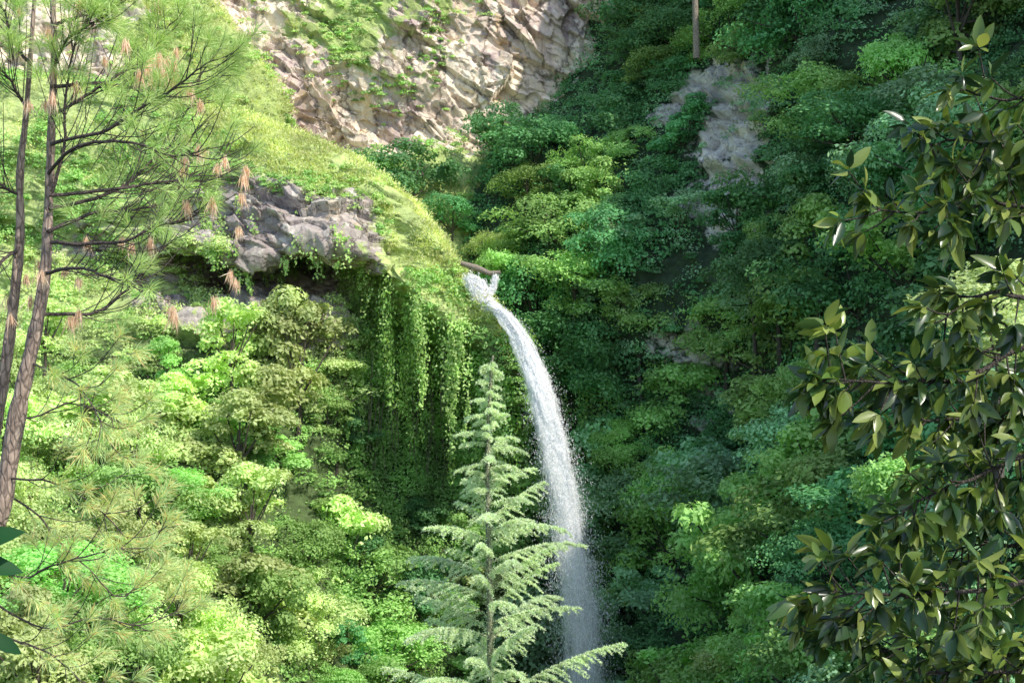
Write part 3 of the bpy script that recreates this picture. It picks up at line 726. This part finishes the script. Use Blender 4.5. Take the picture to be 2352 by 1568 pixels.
for bi, b in enumerate(br):
    P = smooth_path([pine_px_pt(*q) for q in b], 26)
    P = P+np.cumsum(rng.normal(size=P.shape)*0.006, 0)
    low = b[0][1] > 790
    r0 = 0.020 if not low else 0.012
    LT.add(P, np.linspace(r0, 0.006, 26), 6)
    ntw = 23 if not low else 12
    for k in range(ntw):
        f = 0.16+0.84*(k+rng.random())/ntw; f = min(f, 0.99)
        i0 = int(f*25); base = P[i0]; t = norm(P[min(i0+1, 25)]-P[max(i0-1, 0)])
        sgn = 1 if k % 2 else -1
        sd = norm(np.cross(t, np.array([0, 1, 0])))*sgn
        d = norm(t*0.9+sd*(0.30+0.3*rng.random())+np.array([0, rng.normal()*0.4, 0.35]))
        L = (0.25+0.6*rng.random())*(1.1-0.4*f)
        tip = base+d*L+np.array([0, 0, 0.12*L])
        mid = base+d*L*0.5+np.array([0, 0, -0.06*L])
        q = smooth_path([base, mid, tip], 7)
        LT.add(q, np.linspace(0.006, 0.003, 7), 4)
        dd = norm(q[-1]-q[-2])
        (lowtips if low else tipsA).append(tip); (lowd if low else dirA).append(dd)
        if rng.random() < (0.5 if not low else 0.25):
            q2 = base+d*L*0.55; d2 = norm(d+rng.normal(size=3)*0.6+np.array([0, 0, 0.2])); tip2 = q2+d2*L*0.6
            LT.add([q2, (q2+tip2)/2, tip2], [0.004, 0.0035, 0.003], 4)
            (lowtips if low else tipsA).append(tip2); (lowd if low else dirA).append(d2)
        if rng.random() < (0.07 if not low else 0.0): dead.append(tip)
    (lowtips if low else tipsA).append(P[-1]); (lowd if low else dirA).append(norm(P[-1]-P[-2]))
add_obj("trunk", T.mesh("trunk", M_pinebark), parent=pine)
add_obj("branches", LT.mesh("branches", bark_mat("twig_bark", (0.06, 0.05, 0.045), (0.18, 0.13, 0.11), 20)), parent=pine)
tA = np.array(tipsA); dA = np.array(dirA)
hh = (tA+pb); hv = 784-(hh[:, 2]-CAMZ)/hh[:, 1]/FW*2352
keep = (hv < 240) & (rng.random(len(hv)) < 0.62) | (rng.random(len(hv)) < 0.27)
tA, dA = tA[keep], dA[keep]
add_obj("needles", quad_mesh("needles", tuft(tA, dA, 72, 0.21, 0.0058, 0.9), M_needle), parent=pine)
tL = np.array(lowtips); dL = np.array(lowd)
add_obj("young_needles", quad_mesh("young_needles", tuft(tL, dL, 85, 0.20, 0.0058, 0.85), M_needle_y), parent=pine, label="yellow-tipped needle brushes on the lower branches")
for q in [(340,165),(365,140),(385,150),(405,130),(320,180),(350,200),(435,210),(290,110),(375,175),(400,160),(560,420),(555,460),(565,400),(548,540),(515,380),(500,395),(455,350),(470,360),(425,380),(530,640),(540,660),(395,720),(400,735),(490,700),(90,620),(95,640),(60,650),(70,700),(90,710),(25,740),(20,700),(150,630),(170,740),(180,730),(160,745),(180,655),(105,250),(120,230),(240,150),(460,250),(65,250),(110,80)]:
    dead.append(pine_px_pt(q[0], q[1]-20, rng.normal()*0.3))
dead = np.array(dead)
c = np.repeat(dead, 48, 0)+rng.normal(size=(len(dead)*48, 3))*0.015
dd = norm(np.array([0, 0, -1.0])+rng.normal(size=c.shape)*0.20)
sz = np.repeat(0.7+0.6*rng.random(len(dead)), 48)
l = (0.16*(0.5+0.8*rng.random(len(c)))*sz)[:, None]; s = norm(np.cross(dd, rng.normal(size=c.shape)))*0.004
add_obj("dead_needles", quad_mesh("dead_needles", np.stack([c, c+dd*l*0.5+s, c+dd*l, c+dd*l*0.5-s], 1), M_dead), parent=pine)

# ------------------------------------------------------------------ cedar
CD = 40.0
tip = px_pt(1130, 826, CD); base = px_pt(1122, 1568, CD); base[2] = float(ground_z(base[0], base[1]))-0.1
ced = add_obj("cedar_tree", None, label="young pale green cedar with layered feathery branches", category="tree"); ced.location = tuple(base)
Ht = tip[2]-base[2]
T = Tubes(); T.add(smooth_path([(0, 0, 0), (0.05, 0, Ht*0.4), (-0.02, 0, Ht*0.8), tip-base+np.array([0.0, 0, -0.15]), tip-base+np.array([0.06, 0, 0.02])], 40), np.interp(np.linspace(0, 1, 40), [0, .5, .85, 1], [0.13, 0.065, 0.025, 0.008]), 8)
BT = Tubes(); nc = []; nd = []
z = 0.15; k = 0
while z < 12.5:
    an = k*2.39996+rng.normal()*0.45
    L = (0.10+np.interp(z, [0, 1.5, 3.3, 5.0, 8.5, 12.5], [0, 0.52, 1.25, 2.4, 3.7, 4.3]))*(0.45+0.7*rng.random())
    if math.cos(an) > 0.3 and z > 4: L *= 1.15
    el = np.interp(z, [0, 1.0, 3, 4.6, 12], [0.9, 0.25, 0.12, 0.50, 0.38])+rng.normal()*0.16
    o = np.array([0.03, 0, Ht-z]); hd = np.array([math.cos(an), math.sin(an), 0])
    cv = 0.10+0.18*rng.random(); bend = rng.normal()*0.10
    sd = np.array([-hd[1], hd[0], 0])
    def bp(t): return o+hd*t*L*math.cos(el)+sd*bend*L*t**2+np.array([0, 0, 1])*(t*L*math.sin(el)-cv*L*t**2.6)
    m = 12; P = bp(np.linspace(0, 1, m)[:, None])
    BT.add(P, np.linspace(0.008+0.004*L, 0.004, m), 5)
    ntw = int(5+9*L)
    for q in range(ntw):
        f = min(0.08+0.92*(q+rng.random())/ntw, 0.99)
        b0 = bp(f)
        sg = 1 if q % 2 else -1
        l2 = (0.13+0.20*L*(1-f)**0.75)*(0.4+1.0*rng.random())
        d2 = norm(hd*0.85+sd*sg*(0.4+0.35*rng.random())+np.array([0, 0, rng.normal()*0.17]))
        u5 = np.linspace(0, 1, 5)[:, None]
        q2 = b0+d2*l2*u5+np.array([0, 0, -0.40*l2])*u5**2
        BT.add(q2, np.linspace(0.005, 0.003, 5), 3)
        nn_ = int(22+165*l2)
        u = rng.random((nn_, 1)); nc.append(b0+d2*l2*u+np.array([0, 0, -0.40*l2])*u**2); nd.append(np.repeat(d2[None], nn_, 0))
    nn_ = int(24+120*L); u = rng.random((nn_, 1))
    nc.append(bp(u)); nd.append(np.repeat(hd[None], nn_, 0))
    z += 0.072+0.0155*z; k += 1
u = rng.random((3000, 1))**0.7*Ht*0.8; nc.append(np.concatenate([0*u+0.03, 0*u, Ht-u], 1)+rng.normal(size=(3000, 3))*0.06); nd.append(norm(rng.normal(size=(3000, 3))))
M_cb = bark_mat("cedar_bark", (0.16, 0.18, 0.10), (0.34, 0.34, 0.22))
add_obj("trunk", T.mesh("trunk", M_cb), parent=ced)
add_obj("branches", BT.mesh("branches", M_cb), parent=ced)
nc = np.concatenate(nc); nd = np.concatenate(nd)
d = norm(nd*0.5+norm(rng.normal(size=nd.shape))*0.8+np.array([0, 0, 0.3])); l = (0.080*(0.6+0.7*rng.random(len(nc))))[:, None]
s = norm(np.cross(d, rng.normal(size=d.shape)))*0.0125
add_obj("needles", quad_mesh("needles", np.stack([nc, nc+d*l*0.5+s, nc+d*l, nc+d*l*0.5-s], 1), M_cedar), parent=ced)

# ------------------------------------------------------------------ leathery-leaved tree beside the viewpoint
prof_t = np.array([0, .12, .32, .58, .82, 1.0]); prof_w = np.array([0.06, .55, 1.0, .95, .58, 0.02])
class Blades:
    def __init__(s): s.V = []; s.F = []; s.o = 0
    def add(s, c0, a_, up, L, W, fold, curl):
        b_ = norm(np.cross(a_, up)); n_ = np.cross(b_, a_)
        t = prof_t[:, None]; w = (prof_w*W)[:, None]
        ctr = c0+a_*t*L+a_*0.012-n_*(curl*L*t**2)
        s.V.append(np.stack([ctr+b_*w+n_*w*fold, ctr, ctr-b_*w+n_*w*fold], 1).reshape(-1, 3)); o = s.o
        for r in range(5):
            s.F.append([o+r*3, o+r*3+1, o+r*3+4, o+r*3+3]); s.F.append([o+r*3+1, o+r*3+2, o+r*3+5, o+r*3+4])
        s.o += 18
    def mesh(s, name, mat):
        F = np.array(s.F); return raw_mesh(name, np.concatenate(s.V), F.ravel(), np.full(len(F), 4), [mat], smooth=True)
FD = 6.5
fb = px_pt(2950, 784, FD+0.3); fb[2] = float(ground_z(fb[0], fb[1]))-0.1
ft = add_obj("broadleaf_tree", None, label="leathery olive-leaved tree reaching over the valley", category="tree"); ft.location = tuple(fb)
def fore_px_pt(h, v, dd=0): return px_pt(h, v, FD+dd)-fb
T = Tubes(); T.add(smooth_path([(0, 0, -0.1), fore_px_pt(2930,1500,.3), fore_px_pt(2900,900,.3), fore_px_pt(2860,300,.3), fore_px_pt(2800,-200,.3)], 30), np.linspace(0.14, 0.05, 30), 10)
FB = Tubes()
lm = [
 ([(2880,820,.3),(2560,740,.1),(2352,790,0),(2240,850,-.1),(2120,860,-.2),(2000,858,-.3),(1900,850,-.3)], 30),
 ([(2880,700,.3),(2540,500,.3),(2380,480,.2),(2260,470,.1),(2130,480,0),(2010,470,0)], 20),
 ([(2870,500,.3),(2540,340,.3),(2380,330,.3),(2290,330,.2),(2190,310,.2),(2120,330,.1)], 18),
 ([(2910,1250,.3),(2560,1350,.1),(2352,1330,0),(2210,1360,-.2),(2080,1370,-.3),(1960,1372,-.3),(1880,1365,-.3)], 34),
 ([(2900,1100,.3),(2540,1010,.3),(2380,1050,.3),(2260,1100,.3),(2150,1140,.2),(2060,1190,.2)], 32),
 ([(2880,780,.3),(2520,640,-.1),(2360,660,-.2),(2290,640,-.3),(2210,660,-.3),(2140,710,-.3)], 10),
 ([(2920,1400,.3),(2540,1480,.3),(2350,1500,.4),(2170,1470,.4),(2020,1490,.5),(1920,1450,.5)], 34),
 ([(2870,450,.3),(2560,260,.1),(2420,235,0),(2320,235,0),(2200,215,-.1)], 8),
 ([(2900,950,.3),(2560,900,.5),(2380,930,.6),(2260,960,.6),(2130,960,.6),(2030,930,.6)], 30),
 ([(2910,1200,.3),(2560,1200,.6),(2380,1230,.6),(2260,1240,.7),(2140,1260,.7)], 32),
 ([(2920,1450,.3),(2560,1600,.2),(2380,1560,.1),(2220,1560,.1),(2060,1560,0)], 26),
 ([(2890,860,.3),(2540,880,.8),(2400,880,.8),(2330,930,.8),(2260,1010,.8)], 20),
]
lc = []; ld = []
for b, ntw in lm:
    P = smooth_path([fore_px_pt(*q) for q in b], 40); P = P+np.cumsum(rng.normal(size=P.shape)*0.004, 0)
    FB.add(P, np.linspace(0.018, 0.003, 40), 7)
    i_start = 12
    for k in range(ntw):
        f = (k+rng.random())/ntw; i0 = int(i_start+f*(39-i_start)); i0 = min(i0, 38)
        t = norm(P[i0+1]-P[i0-1]); sg = 1 if k % 2 else -1
        d = norm(t*0.6+norm(np.cross(t, [0, 1, 0]))*sg*0.6+rng.normal(size=3)*0.35)
        L = 0.07+0.19*rng.random(); tipp = P[i0]+d*L
        FB.add(smooth_path([P[i0], P[i0]+d*L*0.5+np.array([0, 0, -0.01]), tipp], 5), np.linspace(0.005, 0.0025, 5), 4)
        lc.append(tipp); ld.append(d)
        if rng.random() < 0.4: lc.append(P[i0]+d*L*0.5); ld.append(norm(d+rng.normal(size=3)*0.6))
    lc.append(P[-1]); ld.append(norm(P[-1]-P[-3]))
BL = Blades()
for c0, d0 in zip(lc, ld):
    m = rng.integers(6, 12)
    s1 = norm(np.cross(d0, rng.normal(size=3))); s2 = np.cross(d0, s1)
    for q in range(m):
        an = q/m*6.283+rng.normal()*0.25; opn = 0.4+0.9*rng.random()
        a_ = norm(d0*math.cos(opn)+(s1*math.cos(an)+s2*math.sin(an))*math.sin(opn)+np.array([0, 0, -0.42]))
        L = 0.118*(0.5+0.75*rng.random())
        BL.add(c0, a_, norm(np.array([0, -0.3, 1])+rng.normal(size=3)*0.7), L, L*0.195, 0.15+0.45*rng.random(), 0.05+0.35*rng.random())
add_obj("trunk", T.mesh("trunk", M_bark), parent=ft)
add_obj("branches", FB.mesh("branches", bark_mat("dark_bark", (0.03, 0.025, 0.02), (0.10, 0.08, 0.06), 20)), parent=ft)
add_obj("leaves", BL.mesh("leaves", M_fore), parent=ft)

# dark broad-leaved shrub at the viewpoint's edge
sb = px_pt(-75, 1310, 3.2); zt = sb[2]; sb[2] = float(ground_z(sb[0], sb[1]))-0.05
sh = add_obj("broadleaf_shrub", None, label="dark glossy large-leaved shrub beside the viewpoint", category="shrub"); sh.location = tuple(sb)
T = Tubes(); T.add(smooth_path([(0, 0, 0), (0.03, 0.02, (zt-sb[2])*0.5), (0, 0, zt-sb[2]+0.05)], 12), np.linspace(0.018, 0.006, 12), 7)
add_obj("stem", T.mesh("stem", M_bark), parent=sh)
BL = Blades()
for q, (dx, dz, L) in enumerate([(1, 0.45, .135), (1, -0.05, .12), (0.8, -0.7, .11), (-1, 0.2, .13), (-0.8, -0.6, .13), (0.2, 1, .10), (0.1, -1, .12), (0.9, -0.4, .09)]):
    BL.add(np.array([0.0, 0.02*q-0.06, zt-sb[2]+0.05-0.03*q]), norm(np.array([dx, 0.25*math.sin(q*2.1), dz])), norm(np.array([0.1, -0.8, 0.7])), L, L*0.22, 0.25, 0.25)
add_obj("leaves", BL.mesh("leaves", M_glossy), parent=sh)

# ------------------------------------------------------------------ camera, light
cam = bpy.data.cameras.new("camera"); co = bpy.data.objects.new("camera", cam); bpy.context.scene.collection.objects.link(co)
co.location = (0, 0, CAMZ); co.rotation_euler = (math.radians(90), 0, 0)
cam.lens = 50; cam.sensor_width = 36; cam.clip_start = 0.1; cam.clip_end = 3000
bpy.context.scene.camera = co
el = math.radians(48); az = math.atan2(0.72, -0.58)
sd = Vector((math.sin(az)*math.cos(el), math.cos(az)*math.cos(el), math.sin(el)))
sun = bpy.data.lights.new("sun", 'SUN'); sun.energy = 5.0; sun.angle = math.radians(0.5); sun.color = (1.0, 0.95, 0.85)
so = bpy.data.objects.new("sun", sun); bpy.context.scene.collection.objects.link(so)
so.rotation_euler = (-sd).to_track_quat('-Z', 'Y').to_euler(); so.location = (60, -30, 120)
w = bpy.data.worlds.new("World"); bpy.context.scene.world = w; w.use_nodes = True
nt = w.node_tree; bg = nt.nodes["Background"]
sky = nt.nodes.new("ShaderNodeTexSky"); sky.sky_type = 'NISHITA'; sky.sun_disc = False
sky.sun_elevation = el; sky.sun_rotation = az
nt.links.new(sky.outputs[0], bg.inputs[0]); bg.inputs[1].default_value = 0.26
vs = bpy.context.scene.view_settings; vs.view_transform = 'Standard'; vs.look = 'None'; vs.exposure = 0
print("trees", ntree)
